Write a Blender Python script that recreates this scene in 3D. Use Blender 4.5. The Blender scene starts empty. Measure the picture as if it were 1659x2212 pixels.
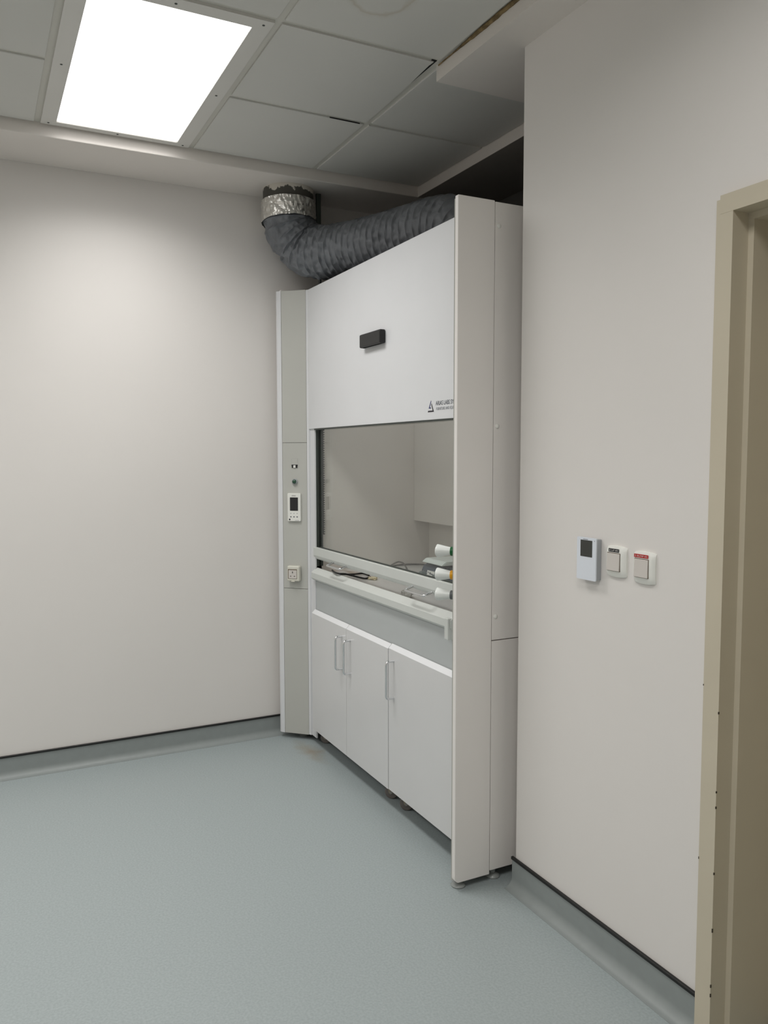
import bpy, bmesh, math, random
from mathutils import Vector, Matrix, noise

C = bpy.context.scene.collection
random.seed(4)
V = Vector

# ------------------------------------------------------------------ materials
def lin(c):
    def f(u):
        u /= 255.0
        return u / 12.92 if u <= 0.04045 else ((u + 0.055) / 1.055) ** 2.4
    return (f(c[0]), f(c[1]), f(c[2]), 1.0)

def nodes_of(name):
    m = bpy.data.materials.new(name)
    m.use_nodes = True
    nt = m.node_tree
    b = nt.nodes['Principled BSDF']
    return m, nt, b

def mat(name, col, rough=0.5, metal=0.0, var=0.03, scale=6.0, bump=0.0, bscale=60.0, spec=0.5, coat=0.0):
    """plain procedural material: base colour with slight noise variation and an optional fine bump"""
    m, nt, b = nodes_of(name)
    c = lin(col)
    tc = nt.nodes.new('ShaderNodeTexCoord')
    n = nt.nodes.new('ShaderNodeTexNoise')
    n.inputs['Scale'].default_value = scale
    n.inputs['Detail'].default_value = 4
    nt.links.new(tc.outputs['Object'], n.inputs['Vector'])
    r = nt.nodes.new('ShaderNodeValToRGB')
    r.color_ramp.elements[0].position = 0.3
    r.color_ramp.elements[1].position = 0.7
    r.color_ramp.elements[0].color = tuple(max(0, x * (1 - var)) for x in c[:3]) + (1,)
    r.color_ramp.elements[1].color = tuple(min(1, x * (1 + var)) for x in c[:3]) + (1,)
    nt.links.new(n.outputs['Fac'], r.inputs['Fac'])
    nt.links.new(r.outputs['Color'], b.inputs['Base Color'])
    b.inputs['Roughness'].default_value = rough
    b.inputs['Metallic'].default_value = metal
    b.inputs['Specular IOR Level'].default_value = spec
    if coat:
        b.inputs['Coat Weight'].default_value = coat
        b.inputs['Coat Roughness'].default_value = 0.1
    if bump:
        n2 = nt.nodes.new('ShaderNodeTexNoise')
        n2.inputs['Scale'].default_value = bscale
        n2.inputs['Detail'].default_value = 3
        nt.links.new(tc.outputs['Object'], n2.inputs['Vector'])
        bp = nt.nodes.new('ShaderNodeBump')
        bp.inputs['Strength'].default_value = bump
        bp.inputs['Distance'].default_value = 0.002
        nt.links.new(n2.outputs['Fac'], bp.inputs['Height'])
        nt.links.new(bp.outputs['Normal'], b.inputs['Normal'])
    return m

def spot_nodes(nt, geo_out, center, radii, distort, dscale):
    """0..1 distance field of a noisy ellipse around a world point (a stain)"""
    sub = nt.nodes.new('ShaderNodeVectorMath'); sub.operation = 'SUBTRACT'
    sub.inputs[1].default_value = center
    nt.links.new(geo_out, sub.inputs[0])
    nz = nt.nodes.new('ShaderNodeTexNoise'); nz.inputs['Scale'].default_value = dscale
    nz.inputs['Detail'].default_value = 3
    nt.links.new(geo_out, nz.inputs['Vector'])
    c = nt.nodes.new('ShaderNodeVectorMath'); c.operation = 'SUBTRACT'
    c.inputs[1].default_value = (0.5, 0.5, 0.5)
    nt.links.new(nz.outputs['Color'], c.inputs[0])
    s = nt.nodes.new('ShaderNodeVectorMath'); s.operation = 'SCALE'
    s.inputs['Scale'].default_value = distort
    nt.links.new(c.outputs[0], s.inputs[0])
    a = nt.nodes.new('ShaderNodeVectorMath'); a.operation = 'ADD'
    nt.links.new(sub.outputs[0], a.inputs[0]); nt.links.new(s.outputs[0], a.inputs[1])
    d = nt.nodes.new('ShaderNodeVectorMath'); d.operation = 'DIVIDE'
    d.inputs[1].default_value = radii
    nt.links.new(a.outputs[0], d.inputs[0])
    l = nt.nodes.new('ShaderNodeVectorMath'); l.operation = 'LENGTH'
    nt.links.new(d.outputs[0], l.inputs[0])
    return l.outputs['Value']

def stained(m, stains):
    """mix stains (center, radii, colour, ramp stops[(pos, alpha)], distort, dscale) over a mat() material"""
    nt = m.node_tree
    b = nt.nodes['Principled BSDF']
    src = b.inputs['Base Color'].links[0].from_socket
    g = nt.nodes.new('ShaderNodeNewGeometry')
    for cen, rad, col, stops, dis, ds in stains:
        val = spot_nodes(nt, g.outputs['Position'], cen, rad, dis, ds)
        r = nt.nodes.new('ShaderNodeValToRGB')
        el = r.color_ramp.elements
        el[0].position, a0 = stops[0]; el[0].color = (a0, a0, a0, 1)
        el[1].position, a1 = stops[-1]; el[1].color = (a1, a1, a1, 1)
        for p, a in stops[1:-1]:
            e = el.new(p); e.color = (a, a, a, 1)
        sc = nt.nodes.new('ShaderNodeMath'); sc.operation = 'MULTIPLY'; sc.inputs[1].default_value = 0.5
        nt.links.new(val, sc.inputs[0])
        nt.links.new(sc.outputs[0], r.inputs['Fac'])
        mx = nt.nodes.new('ShaderNodeMix'); mx.data_type = 'RGBA'
        nt.links.new(r.outputs['Color'], mx.inputs[0])
        nt.links.new(src, mx.inputs[6])
        mx.inputs[7].default_value = lin(col)
        src = mx.outputs[2]
    nt.links.new(src, b.inputs['Base Color'])
    return m

M = {}
M['wall'] = mat('wall_paint', (225, 221, 217), 0.6, var=0.012, scale=2.0, bump=0.05, bscale=120)
M['ceil_tile'] = stained(mat('ceiling_tile', (204, 203, 198), 0.8, var=0.015, scale=3),
    [((1.835, -0.505, 2.85), (0.125, 0.10, 1.0), (170, 158, 136), [(0.0, 0.0), (0.40, 0.03), (0.475, 0.45), (0.505, 0.10), (0.56, 0.0)], 0.10, 9.0)])
M['grid'] = mat('grid_bar', (198, 196, 188), 0.5, var=0.02)
M['plaster'] = mat('bulkhead_plaster', (222, 216, 210), 0.7, var=0.02, scale=4)
M['darkened_wall'] = mat('darkened_wall', (112, 110, 106), 0.9)  # hidden alcove wall, darkened to keep bounced light off the bulkhead underside
M['soffit_shade'] = mat('shaded_soffit', (150, 144, 138), 0.8)  # alcove shade put into the colour of the bulkhead underside
M['gap_black'] = mat('gap_shade_black', (12, 12, 11), 0.9)
M['foam'] = mat('brown_foam', (116, 98, 66), 0.9, var=0.5, scale=45, bump=0.6, bscale=60)

# vinyl floor: blue grey with fine mottling
def floor_mat():
    m, nt, b = nodes_of('vinyl_floor')
    tc = nt.nodes.new('ShaderNodeTexCoord')
    n = nt.nodes.new('ShaderNodeTexNoise'); n.inputs['Scale'].default_value = 140; n.inputs['Detail'].default_value = 4
    nt.links.new(tc.outputs['Object'], n.inputs['Vector'])
    r = nt.nodes.new('ShaderNodeValToRGB')
    r.color_ramp.elements[0].position = 0.35; r.color_ramp.elements[0].color = lin((150, 159, 160))
    r.color_ramp.elements[1].position = 0.65; r.color_ramp.elements[1].color = lin((161, 170, 171))
    nt.links.new(n.outputs['Fac'], r.inputs['Fac'])
    n3 = nt.nodes.new('ShaderNodeTexVoronoi'); n3.inputs['Scale'].default_value = 16
    nt.links.new(tc.outputs['Object'], n3.inputs['Vector'])
    r3 = nt.nodes.new('ShaderNodeValToRGB')
    r3.color_ramp.elements[0].position = 0.0; r3.color_ramp.elements[0].color = (0.72, 0.72, 0.71, 1)
    r3.color_ramp.elements[1].position = 0.055; r3.color_ramp.elements[1].color = (1, 1, 1, 1)
    nt.links.new(n3.outputs['Distance'], r3.inputs['Fac'])
    mx = nt.nodes.new('ShaderNodeMix'); mx.data_type = 'RGBA'; mx.blend_type = 'MULTIPLY'
    mx.inputs[0].default_value = 0.35
    nt.links.new(r.outputs['Color'], mx.inputs[6]); nt.links.new(r3.outputs['Color'], mx.inputs[7])
    nt.links.new(mx.outputs[2], b.inputs['Base Color'])
    b.inputs['Roughness'].default_value = 0.42
    n2 = nt.nodes.new('ShaderNodeTexNoise'); n2.inputs['Scale'].default_value = 35; n2.inputs['Detail'].default_value = 3
    nt.links.new(tc.outputs['Object'], n2.inputs['Vector'])
    bp = nt.nodes.new('ShaderNodeBump'); bp.inputs['Strength'].default_value = 0.10; bp.inputs['Distance'].default_value = 0.004
    nt.links.new(n2.outputs['Fac'], bp.inputs['Height']); nt.links.new(bp.outputs['Normal'], b.inputs['Normal'])
    return stained(m, [((0.33, -0.16, 0), (0.17, 0.05, 1.0), (132, 106, 60), [(0.0, 0.55), (0.2, 0.32), (0.6, 0.0)], 0.10, 14.0)])
M['floor'] = floor_mat()
M['cove'] = mat('vinyl_cove', (140, 146, 145), 0.45, var=0.03, scale=30)
M['black_cap'] = mat('black_capping', (16, 17, 16), 0.5)
M['frame_paint'] = mat('door_frame_paint', (198, 189, 169), 0.45, var=0.02, scale=5)
M['chip'] = mat('paint_chip', (60, 52, 40), 0.8)
M['leaf'] = mat('door_leaf_paint', (176, 164, 138), 0.5)
M['hood_white'] = mat('hood_white', (218, 219, 221), 0.32, var=0.01)
M['side_white'] = mat('hood_side_white', (232, 228, 224), 0.4, var=0.01)
M['post_grey'] = mat('post_grey', (186, 186, 180), 0.4, var=0.012)
M['alu'] = mat('sash_profile', (204, 207, 203), 0.4, var=0.02)
M['fascia'] = mat('fascia_grey', (182, 186, 186), 0.45, var=0.012)
M['liner'] = mat('liner_grey', (226, 221, 214), 0.5, var=0.02)
M['worktop'] = stained(mat('worktop_grey', (206, 205, 202), 0.3, var=0.02),
    [((0.36, 0.06, 0.9), (0.16, 0.035, 1.0), (126, 92, 48), [(0.0, 0.75), (0.25, 0.5), (0.5, 0.0)], 0.08, 16.0),
     ((0.235, 0.01, 0.9), (0.06, 0.05, 1.0), (130, 84, 62), [(0.0, 0.5), (0.3, 0.35), (0.5, 0.0)], 0.06, 16.0)])
M['dark_rail'] = mat('dark_rail', (70, 76, 72), 0.4, metal=0.4)
M['black'] = mat('black_plastic', (20, 20, 21), 0.42, var=0.04)
M['black_soft'] = mat('black_rubber', (18, 18, 18), 0.6)
M['chrome'] = mat('chrome', (225, 226, 228), 0.08, metal=1.0, var=0.0)
M['steel'] = mat('brushed_steel', (150, 148, 142), 0.35, metal=0.9)
M['door_white'] = mat('cabinet_door_white', (214, 214, 214), 0.34, var=0.008)
M['bevel_white'] = mat('cabinet_edge_white', (232, 233, 235), 0.3, var=0.005)
M['darkened_top'] = mat('darkened_hood_top', (52, 51, 49), 0.8, var=0.1)  # hood top darkened to cut the light it bounces upward
M['carcass'] = mat('carcass_white', (200, 198, 195), 0.5)
M['caster_rubber'] = mat('caster_rubber', (104, 98, 94), 0.6)
M['caster_metal'] = mat('caster_metal', (150, 140, 122), 0.4, metal=0.7)
M['plastic_white'] = mat('white_plastic', (232, 232, 226), 0.32, var=0.01)
M['plastic_cream'] = mat('cream_plastic', (222, 217, 208), 0.35, var=0.01)
M['plastic_ivory'] = mat('ivory_plastic', (212, 210, 198), 0.35, var=0.01)
M['rocker'] = mat('rocker_plastic', (206, 200, 194), 0.38, var=0.01)
M['amber_gap'] = mat('shadow_gap', (92, 74, 52), 0.7)
M['screen'] = mat('dark_screen', (34, 34, 36), 0.12, var=0.06)
M['screen_green'] = mat('olive_screen', (52, 54, 50), 0.12, var=0.06)
M['silver_face'] = mat('silver_face', (222, 227, 235), 0.3, metal=0.0, var=0.01)
M['silver_side'] = mat('silver_side', (168, 171, 175), 0.35, metal=0.3)
M['ink'] = mat('dark_ink', (70, 74, 84), 0.6)
M['ink_grey'] = mat('grey_ink', (138, 140, 146), 0.6)
M['ink_navy'] = mat('navy_ink', (38, 46, 104), 0.5)
M['ink_black'] = mat('black_ink', (28, 24, 36), 0.5)
M['ink_white'] = mat('white_ink', (214, 210, 206), 0.6)
M['tape_black'] = mat('black_label_tape', (22, 24, 28), 0.4)
M['tape_red'] = mat('red_label_tape', (176, 26, 28), 0.4)
M['green_lens'] = mat('green_lens', (8, 66, 42), 0.15, coat=0.6)
M['green_ring'] = mat('green_ring', (4, 92, 44), 0.35)
M['yellow_ring'] = mat('yellow_ring', (226, 160, 8), 0.35)
M['grey_ring'] = mat('grey_ring', (92, 96, 98), 0.35)
M['valve'] = mat('valve_white', (226, 229, 226), 0.3, var=0.01)
M['stirrer'] = mat('slate_blue_housing', (72, 82, 94), 0.4, var=0.05)
M['stirrer_knob'] = mat('slate_knob', (96, 106, 106), 0.4)
M['ceramic'] = mat('pale_plate', (206, 213, 209), 0.25, var=0.01)
M['cable_grey'] = mat('grey_cable', (92, 88, 84), 0.5)
M['cable_black'] = mat('black_cable', (14, 14, 14), 0.4)
M['scrap'] = mat('paper_scrap', (200, 190, 160), 0.7, var=0.15, scale=60)
M['scrap2'] = mat('plastic_scrap', (196, 196, 190), 0.35, var=0.2, scale=80)
M['instrument'] = mat('grey_instrument', (104, 106, 104), 0.4)
M['lid'] = mat('pale_lid', (168, 170, 164), 0.2)
M['lamp_frame'] = mat('lamp_frame_white', (210, 208, 203), 0.45, var=0.01)
M['foot'] = mat('clear_foot', (142, 146, 144), 0.25)

def hose_mat():
    m = mat('hose_fabric', (112, 115, 120), 0.5, var=0.14, scale=10, bump=0.7, bscale=70)
    return m
M['hose'] = hose_mat()

def foil_mat():
    m = mat('foil_tape', (226, 224, 219), 0.24, metal=0.85, var=0.10, scale=10, bump=0.7, bscale=11)
    return m
M['foil'] = foil_mat()

def stub_mat():
    m, nt, b = nodes_of('painted_stub')
    g = nt.nodes.new('ShaderNodeNewGeometry')
    sep = nt.nodes.new('ShaderNodeSeparateXYZ'); nt.links.new(g.outputs['Position'], sep.inputs[0])
    n = nt.nodes.new('ShaderNodeTexNoise'); n.inputs['Scale'].default_value = 15; n.inputs['Detail'].default_value = 5
    n.inputs['Roughness'].default_value = 0.6
    nt.links.new(g.outputs['Position'], n.inputs['Vector'])
    mp = nt.nodes.new('ShaderNodeMapRange')
    mp.inputs[1].default_value = 2.735; mp.inputs[2].default_value = 2.812
    mp.inputs[3].default_value = -0.22; mp.inputs[4].default_value = 0.30
    nt.links.new(sep.outputs['Z'], mp.inputs[0])
    ad = nt.nodes.new('ShaderNodeMath'); ad.operation = 'ADD'
    nt.links.new(mp.outputs[0], ad.inputs[0]); nt.links.new(n.outputs['Fac'], ad.inputs[1])
    r = nt.nodes.new('ShaderNodeValToRGB')
    r.color_ramp.elements[0].position = 0.60; r.color_ramp.elements[0].color = lin((78, 76, 70))
    r.color_ramp.elements[1].position = 0.63; r.color_ramp.elements[1].color = lin((206, 200, 190))
    nt.links.new(ad.outputs[0], r.inputs['Fac'])
    nt.links.new(r.outputs['Color'], b.inputs['Base Color'])
    b.inputs['Roughness'].default_value = 0.7
    return m
M['stub'] = stub_mat()

def glass_mat():
    m = bpy.data.materials.new('sash_glass'); m.use_nodes = True
    nt = m.node_tree; nt.nodes.clear()
    o = nt.nodes.new('ShaderNodeOutputMaterial')
    t = nt.nodes.new('ShaderNodeBsdfTransparent'); t.inputs[0].default_value = (0.955, 0.965, 0.96, 1)
    gl = nt.nodes.new('ShaderNodeBsdfGlossy'); gl.inputs['Roughness'].default_value = 0.01
    lw = nt.nodes.new('ShaderNodeLayerWeight'); lw.inputs['Blend'].default_value = 0.5
    pw = nt.nodes.new('ShaderNodeMath'); pw.operation = 'POWER'; pw.inputs[1].default_value = 4.0
    nt.links.new(lw.outputs['Facing'], pw.inputs[0])
    f = nt.nodes.new('ShaderNodeMath'); f.operation = 'MULTIPLY_ADD'; f.inputs[1].default_value = 0.75; f.inputs[2].default_value = 0.04
    nt.links.new(pw.outputs[0], f.inputs[0])
    mx = nt.nodes.new('ShaderNodeMixShader')
    nt.links.new(f.outputs[0], mx.inputs[0]); nt.links.new(t.outputs[0], mx.inputs[1]); nt.links.new(gl.outputs[0], mx.inputs[2])
    nt.links.new(mx.outputs[0], o.inputs['Surface'])
    return m
M['glass'] = glass_mat()

LAMP = 2.6
def emit_mat():
    m = bpy.data.materials.new('led_diffuser'); m.use_nodes = True
    nt = m.node_tree; nt.nodes.clear()
    o = nt.nodes.new('ShaderNodeOutputMaterial')
    e = nt.nodes.new('ShaderNodeEmission')
    e.inputs['Strength'].default_value = LAMP
    tc = nt.nodes.new('ShaderNodeTexCoord')
    n = nt.nodes.new('ShaderNodeTexNoise'); n.inputs['Scale'].default_value = 1.0
    nt.links.new(tc.outputs['Object'], n.inputs['Vector'])
    r = nt.nodes.new('ShaderNodeValToRGB')
    r.color_ramp.elements[0].color = (1.0, 0.985, 0.965, 1); r.color_ramp.elements[1].color = (1.0, 0.99, 0.975, 1)
    nt.links.new(n.outputs['Fac'], r.inputs['Fac']); nt.links.new(r.outputs['Color'], e.inputs['Color'])
    nt.links.new(e.outputs[0], o.inputs['Surface'])
    return m
M['emit'] = emit_mat()

# ------------------------------------------------------------------ mesh helpers (all in world coordinates)
def box(bm, x0, x1, y0, y1, z0, z1, bev=0.0, seg=2, mtx=None):
    vs = [bm.verts.new((x, y, z)) for z in (z0, z1) for y in (y0, y1) for x in (x0, x1)]
    q = [(0, 2, 3, 1), (4, 5, 7, 6), (0, 1, 5, 4), (2, 6, 7, 3), (0, 4, 6, 2), (1, 3, 7, 5)]
    fs = [bm.faces.new([vs[i] for i in f]) for f in q]
    geom = vs
    if bev > 0:
        es = list({e for f in fs for e in f.edges})
        r = bmesh.ops.bevel(bm, geom=es, offset=bev, segments=seg, affect='EDGES', profile=0.5)
        geom = list({v for f in r['faces'] for v in f.verts} | {v for f in fs if f.is_valid for v in f.verts})
    if mtx is not None:
        bmesh.ops.transform(bm, matrix=mtx, verts=[v for v in geom if v.is_valid])
    return bm

def prism(bm, poly, axis, a0, a1, mtx=None):
    """extrude a 2-D polygon along an axis; poly is in the two other axes (in xyz order)"""
    def p(u, v, a):
        return {'x': (a, u, v), 'y': (u, a, v), 'z': (u, v, a)}[axis]
    A = [bm.verts.new(p(u, v, a0)) for u, v in poly]
    B = [bm.verts.new(p(u, v, a1)) for u, v in poly]
    n = len(poly)
    bm.faces.new(A[::-1]); bm.faces.new(B)
    for i in range(n):
        bm.faces.new((A[i], A[(i + 1) % n], B[(i + 1) % n], B[i]))
    if mtx is not None:
        bmesh.ops.transform(bm, matrix=mtx, verts=A + B)
    bmesh.ops.recalc_face_normals(bm, faces=bm.faces[:])
    return bm

def lathe(bm, prof, n=32, mtx=None, caps=True):
    """prof: (r, z) list revolved about z"""
    rings = []
    for r, z in prof:
        rings.append([bm.verts.new((r * math.cos(2 * math.pi * i / n), r * math.sin(2 * math.pi * i / n), z)) for i in range(n)])
    for a, b in zip(rings, rings[1:]):
        for i in range(n):
            bm.faces.new((a[i], a[(i + 1) % n], b[(i + 1) % n], b[i]))
    if caps:
        bm.faces.new(rings[0][::-1]); bm.faces.new(rings[-1])
    if mtx is not None:
        bmesh.ops.transform(bm, matrix=mtx, verts=[v for r in rings for v in r])
    return bm

def smooth_path(pts, n):
    P = [V(p) for p in pts]
    P = [2 * P[0] - P[1]] + P + [2 * P[-1] - P[-2]]
    out = []
    for i in range(1, len(P) - 2):
        for k in range(n):
            t = k / n
            a, b, c, d = P[i - 1], P[i], P[i + 1], P[i + 2]
            out.append(0.5 * ((2 * b) + (c - a) * t + (2 * a - 5 * b + 4 * c - d) * t * t + (3 * b - a - 3 * c + d) * t ** 3))
    out.append(P[-2].copy())
    return out

def tube(bm, path, rfun, n=12, caps=True):
    """rfun: radius or function(arc length, angle, point index)"""
    path = [V(p) for p in path]
    T = []
    for i in range(len(path)):
        a = path[max(0, i - 1)]; b = path[min(len(path) - 1, i + 1)]
        T.append((b - a).normalized())
    nrm = T[0].orthogonal().normalized()
    rings = []; s = 0
    for i, p in enumerate(path):
        if i:
            s += (p - path[i - 1]).length
            q = T[i - 1].rotation_difference(T[i]); nrm = q @ nrm
            nrm = (nrm - T[i] * nrm.dot(T[i])).normalized()
        bi = T[i].cross(nrm)
        ring = []
        for k in range(n):
            th = 2 * math.pi * k / n
            r = rfun(s, th, p) if callable(rfun) else rfun
            ring.append(bm.verts.new(p + (nrm * math.cos(th) + bi * math.sin(th)) * r))
        rings.append(ring)
    for a, b in zip(rings, rings[1:]):
        for k in range(n):
            bm.faces.new((a[k], a[(k + 1) % n], b[(k + 1) % n], b[k]))
    if caps:
        bm.faces.new(rings[0][::-1]); bm.faces.new(rings[-1])
    return bm

def d_handle(p0, p1, out, r=0.005, cr=0.012):
    """a bent rod from p0 out, along and back to p1"""
    p0, p1, out = V(p0), V(p1), V(out)
    d = (p1 - p0).normalized(); o = out.normalized()
    a, b = p0 + out, p1 + out
    path = [p0]
    for c, d1, d2 in ((a, -o, d), (b, -d, -o)):
        s, e = c + d1 * cr, c + d2 * cr
        for k in range(9):
            t = k / 8
            path.append(s * (1 - t) ** 2 + c * 2 * t * (1 - t) + e * t * t)
    path.append(p1)
    bm = bmesh.new()
    tube(bm, path, r, 14)
    return bm

def root_of(o):
    w = V((0, 0, 0))
    while o is not None:
        w += o.location; o = o.parent
    return w

def part(name, bm, m, parent=None, smooth=False, label=None, kind=None):
    if parent is not None:
        w = root_of(parent)
        bmesh.ops.translate(bm, verts=bm.verts[:], vec=-w)
    bmesh.ops.recalc_face_normals(bm, faces=bm.faces[:])
    me = bpy.data.meshes.new(name)
    bm.to_mesh(me); bm.free()
    if isinstance(m, (list, tuple)):
        for x in m: me.materials.append(x)
    else:
        me.materials.append(m)
    if smooth:
        me.shade_smooth()
        try: me.set_sharp_from_angle(angle=math.radians(38))
        except Exception: pass
    o = bpy.data.objects.new(name, me); C.objects.link(o)
    if parent is not None: o.parent = parent
    if label: o['label'] = label
    if kind: o['kind'] = kind
    return o

def thing(name, loc, label, cat, group=None):
    o = bpy.data.objects.new(name, None); C.objects.link(o)
    o.location = loc; o.empty_display_size = 0.1
    o['label'] = label; o['category'] = cat
    if group: o['group'] = group
    return o

def tag(o, label, cat, group=None):
    o['label'] = label; o['category'] = cat
    if group: o['group'] = group
    return o

def text_bm(s, size, mtx, sx=1.0, extrude=0.0003, fit=None):
    """lettering as mesh, origin at lower left, x along the text, y up, z out of the surface"""
    cu = bpy.data.curves.new('lettering', 'FONT'); cu.body = s; cu.size = size; cu.extrude = extrude
    ob = bpy.data.objects.new('lettering', cu); C.objects.link(ob)
    dg = bpy.context.evaluated_depsgraph_get(); dg.update()
    me = bpy.data.meshes.new_from_object(ob.evaluated_get(dg))
    bpy.data.objects.remove(ob); bpy.data.curves.remove(cu)
    bm = bmesh.new(); bm.from_mesh(me); bpy.data.meshes.remove(me)
    if fit and bm.verts:
        x1 = max(v.co.x for v in bm.verts); x0 = min(v.co.x for v in bm.verts)
        sx = fit / (x1 - x0)
        for v in bm.verts: v.co.x = (v.co.x - x0) * sx
    else:
        for v in bm.verts: v.co.x *= sx
    bmesh.ops.transform(bm, matrix=mtx, verts=bm.verts[:])
    return bm

def basis(o, x, y, z):
    m = Matrix.Identity(4)
    for i, a in enumerate((x, y, z)):
        a = V(a)
        for k in range(3): m[k][i] = a[k]
    for k in range(3): m[k][3] = o[k]
    return m

def axis_to(o, d):
    """matrix taking +z to direction d, at point o"""
    d = V(d).normalized()
    return Matrix.Translation(V(o)) @ d.to_track_quat('Z', 'Y').to_matrix().to_4x4()

def rrect(w, h, r, n=5):
    pts = []
    for cx, cy, a0 in ((w / 2 - r, h / 2 - r, 0), (-w / 2 + r, h / 2 - r, 90), (-w / 2 + r, -h / 2 + r, 180), (w / 2 - r, -h / 2 + r, 270)):
        for k in range(n + 1):
            a = math.radians(a0 + 90 * k / n)
            pts.append((cx + r * math.cos(a), cy + r * math.sin(a)))
    return pts

# ------------------------------------------------------------------ the room
ZC, ZS = 2.857, 2.808
ROOM_X, ROOM_Y, BACK = 5.6, -4.0, 0.85

bm = bmesh.new(); box(bm, -0.1, ROOM_X + .1, ROOM_Y - .1, BACK + .1, -0.1, 0.0)
part('floor', bm, M['floor'], kind='structure')
bm = bmesh.new(); box(bm, -0.1, 0, ROOM_Y - .1, BACK + .1, 0, 3.0)
part('wall_left', bm, M['wall'], kind='structure')
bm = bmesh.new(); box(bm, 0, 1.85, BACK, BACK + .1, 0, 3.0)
part('wall_back', bm, M['darkened_wall'], kind='structure')
DX0, DX1, DZ = 2.655, 3.60, 2.10
bm = bmesh.new()
box(bm, 1.85, DX0, 0, BACK + .1, 0, 3.0)
box(bm, DX0, DX1, 0, 0.21, DZ, 3.0)
box(bm, DX1, ROOM_X, 0, 0.21, 0, 3.0)
part('wall_right', bm, M['wall'], kind='structure')
bm = bmesh.new(); box(bm, ROOM_X, ROOM_X + .1, ROOM_Y - .1, 0.21, 0, 3.0)
part('wall_near', bm, M['wall'], kind='structure')
bm = bmesh.new(); box(bm, 0, ROOM_X, ROOM_Y - .1, ROOM_Y, 0, 3.0)
part('wall_front', bm, M['wall'], kind='structure')

# suspended ceiling: tegular tiles below a recessed grid
XL = [0.362, 0.960, 1.552, 2.144, 2.736, 3.328, 3.920, 4.512, 5.104, 5.70]
YL = [0.445, -0.135, -0.724, -1.353, -1.950, -2.545, -3.14, -3.735, -4.10]
ceil_bm = bmesh.new()
box(ceil_bm, -0.1, ROOM_X + .1, ROOM_Y - .1, BACK + .1, ZC + 0.012, 3.05)
for i in range(len(XL) - 1):
    for j in range(len(YL) - 1):
        x0, x1 = XL[i] + .012, min(XL[i + 1] - .012, ROOM_X)
        y1, y0 = YL[j] - .012, max(YL[j + 1] + .012, ROOM_Y)
        if i in (0, 1) and j == 2: continue              # the light fitting
        if i == 1 and j == 1:
            # the tile that has slipped: one corner cut short, leaving a gap along the bar
            prism(ceil_bm, [(x0, y0), (x1, y0), (x1, y1 - .012), (x1 - .03, y1 - .014), (x1 - .22, y1 - .004), (x0 + .1, y1), (x0, y1)], 'z', ZC, ZC + .02)
        else:
            box(ceil_bm, x0, x1, y0, y1, ZC, ZC + .02, 0.0015, 1)
ceiling = part('ceiling', ceil_bm, M['ceil_tile'], kind='structure')
g = bmesh.new()
for x in XL[1:-1]:
    box(g, x - .0125, x + .0125, ROOM_Y, 0.44, ZC + .006, ZC + .0125)
for y in YL[1:-1]:
    box(g, 0.36, ROOM_X, y - .0125, y + .0125, ZC + .0055, ZC + .0125)
part('ceiling_grid', g, M['grid'], ceiling)
g = bmesh.new()   # black wedges standing in for the shade in the tile gaps
prism(g, [(1.552 - .30, -.1495), (1.552 - .005, -.1495), (1.552 - .005, -.170), (1.552 - .03, -.163), (1.552 - .20, -.153)], 'z', ZC + .0035, ZC + .005)
prism(g, [(.9485, -.165), (.9498, -.165), (.9500, -.30)], 'z', ZC - .0004, ZC + .004)
part('ceiling_gap_shade', g, M['gap_black'], ceiling)

bm = bmesh.new(); box(bm, 0, 0.362, ROOM_Y, BACK, ZS, ZC + .02, 0.004, 2)
part('trim_1', bm, M['plaster'], kind='structure')
bm = bmesh.new(); prism(bm, [(1.512, -.131), (ROOM_X, -.131), (ROOM_X, 0), (1.85, 0), (1.85, .437), (1.512, .437)], 'z', ZS, ZC + .02)
tr = part('trim_2', bm, M['plaster'], kind='structure')
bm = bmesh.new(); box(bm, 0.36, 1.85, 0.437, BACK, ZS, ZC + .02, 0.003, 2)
t3 = part('trim_3', bm, [M['plaster'], M['soffit_shade']], kind='structure')
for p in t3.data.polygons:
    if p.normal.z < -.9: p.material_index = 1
# brown foam squeezed out between the tile and the bulkhead, thicker toward the door
pts = [(1.53 + k * .02, -0.134, ZC - .001) for k in range(40)]
bm = bmesh.new()
tube(bm, pts, lambda s, th, p: (0.0022 + 0.0052 * min(1, max(0, (p.x - 1.64) / .14))) * (1 + .45 * noise.noise(V((p.x * 38, th * 1.3, 3)))), 10)
part('foam_seam', bm, M['foam'], tr, smooth=True, label='brown foam bead')

# cove skirting with black capping
def cove_profile(t=.006, h=.098, r=.034):
    pts = [(0, 0), (0, h), (t, h), (t, r)]
    for k in range(1, 8):
        a = math.radians(90 * k / 8)
        pts.append((t + r - r * math.cos(a), r - r * math.sin(a)))
    pts += [(t + r, 0.0006), (t + r, 0)]
    return pts
cp = cove_profile()
bm = bmesh.new(); prism(bm, cp, 'y', ROOM_Y, BACK)
b = part('baseboard_left', bm, M['cove'], kind='structure', smooth=True)
bm = bmesh.new(); box(bm, 0, .010, ROOM_Y, BACK, .097, .106, .001, 1)
part('cap_strip', bm, M['black_cap'], b, label='black capping strip')
bm = bmesh.new(); prism(bm, [(-u, v) for u, v in cp], 'x', 1.836, 2.642)
b = part('baseboard_right', bm, M['cove'], kind='structure', smooth=True)
bm = bmesh.new(); box(bm, 1.834, 2.642, -.010, 0, .096, .106, .001, 1)
part('cap_strip', bm, M['black_cap'], b, label='black capping strip')

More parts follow.
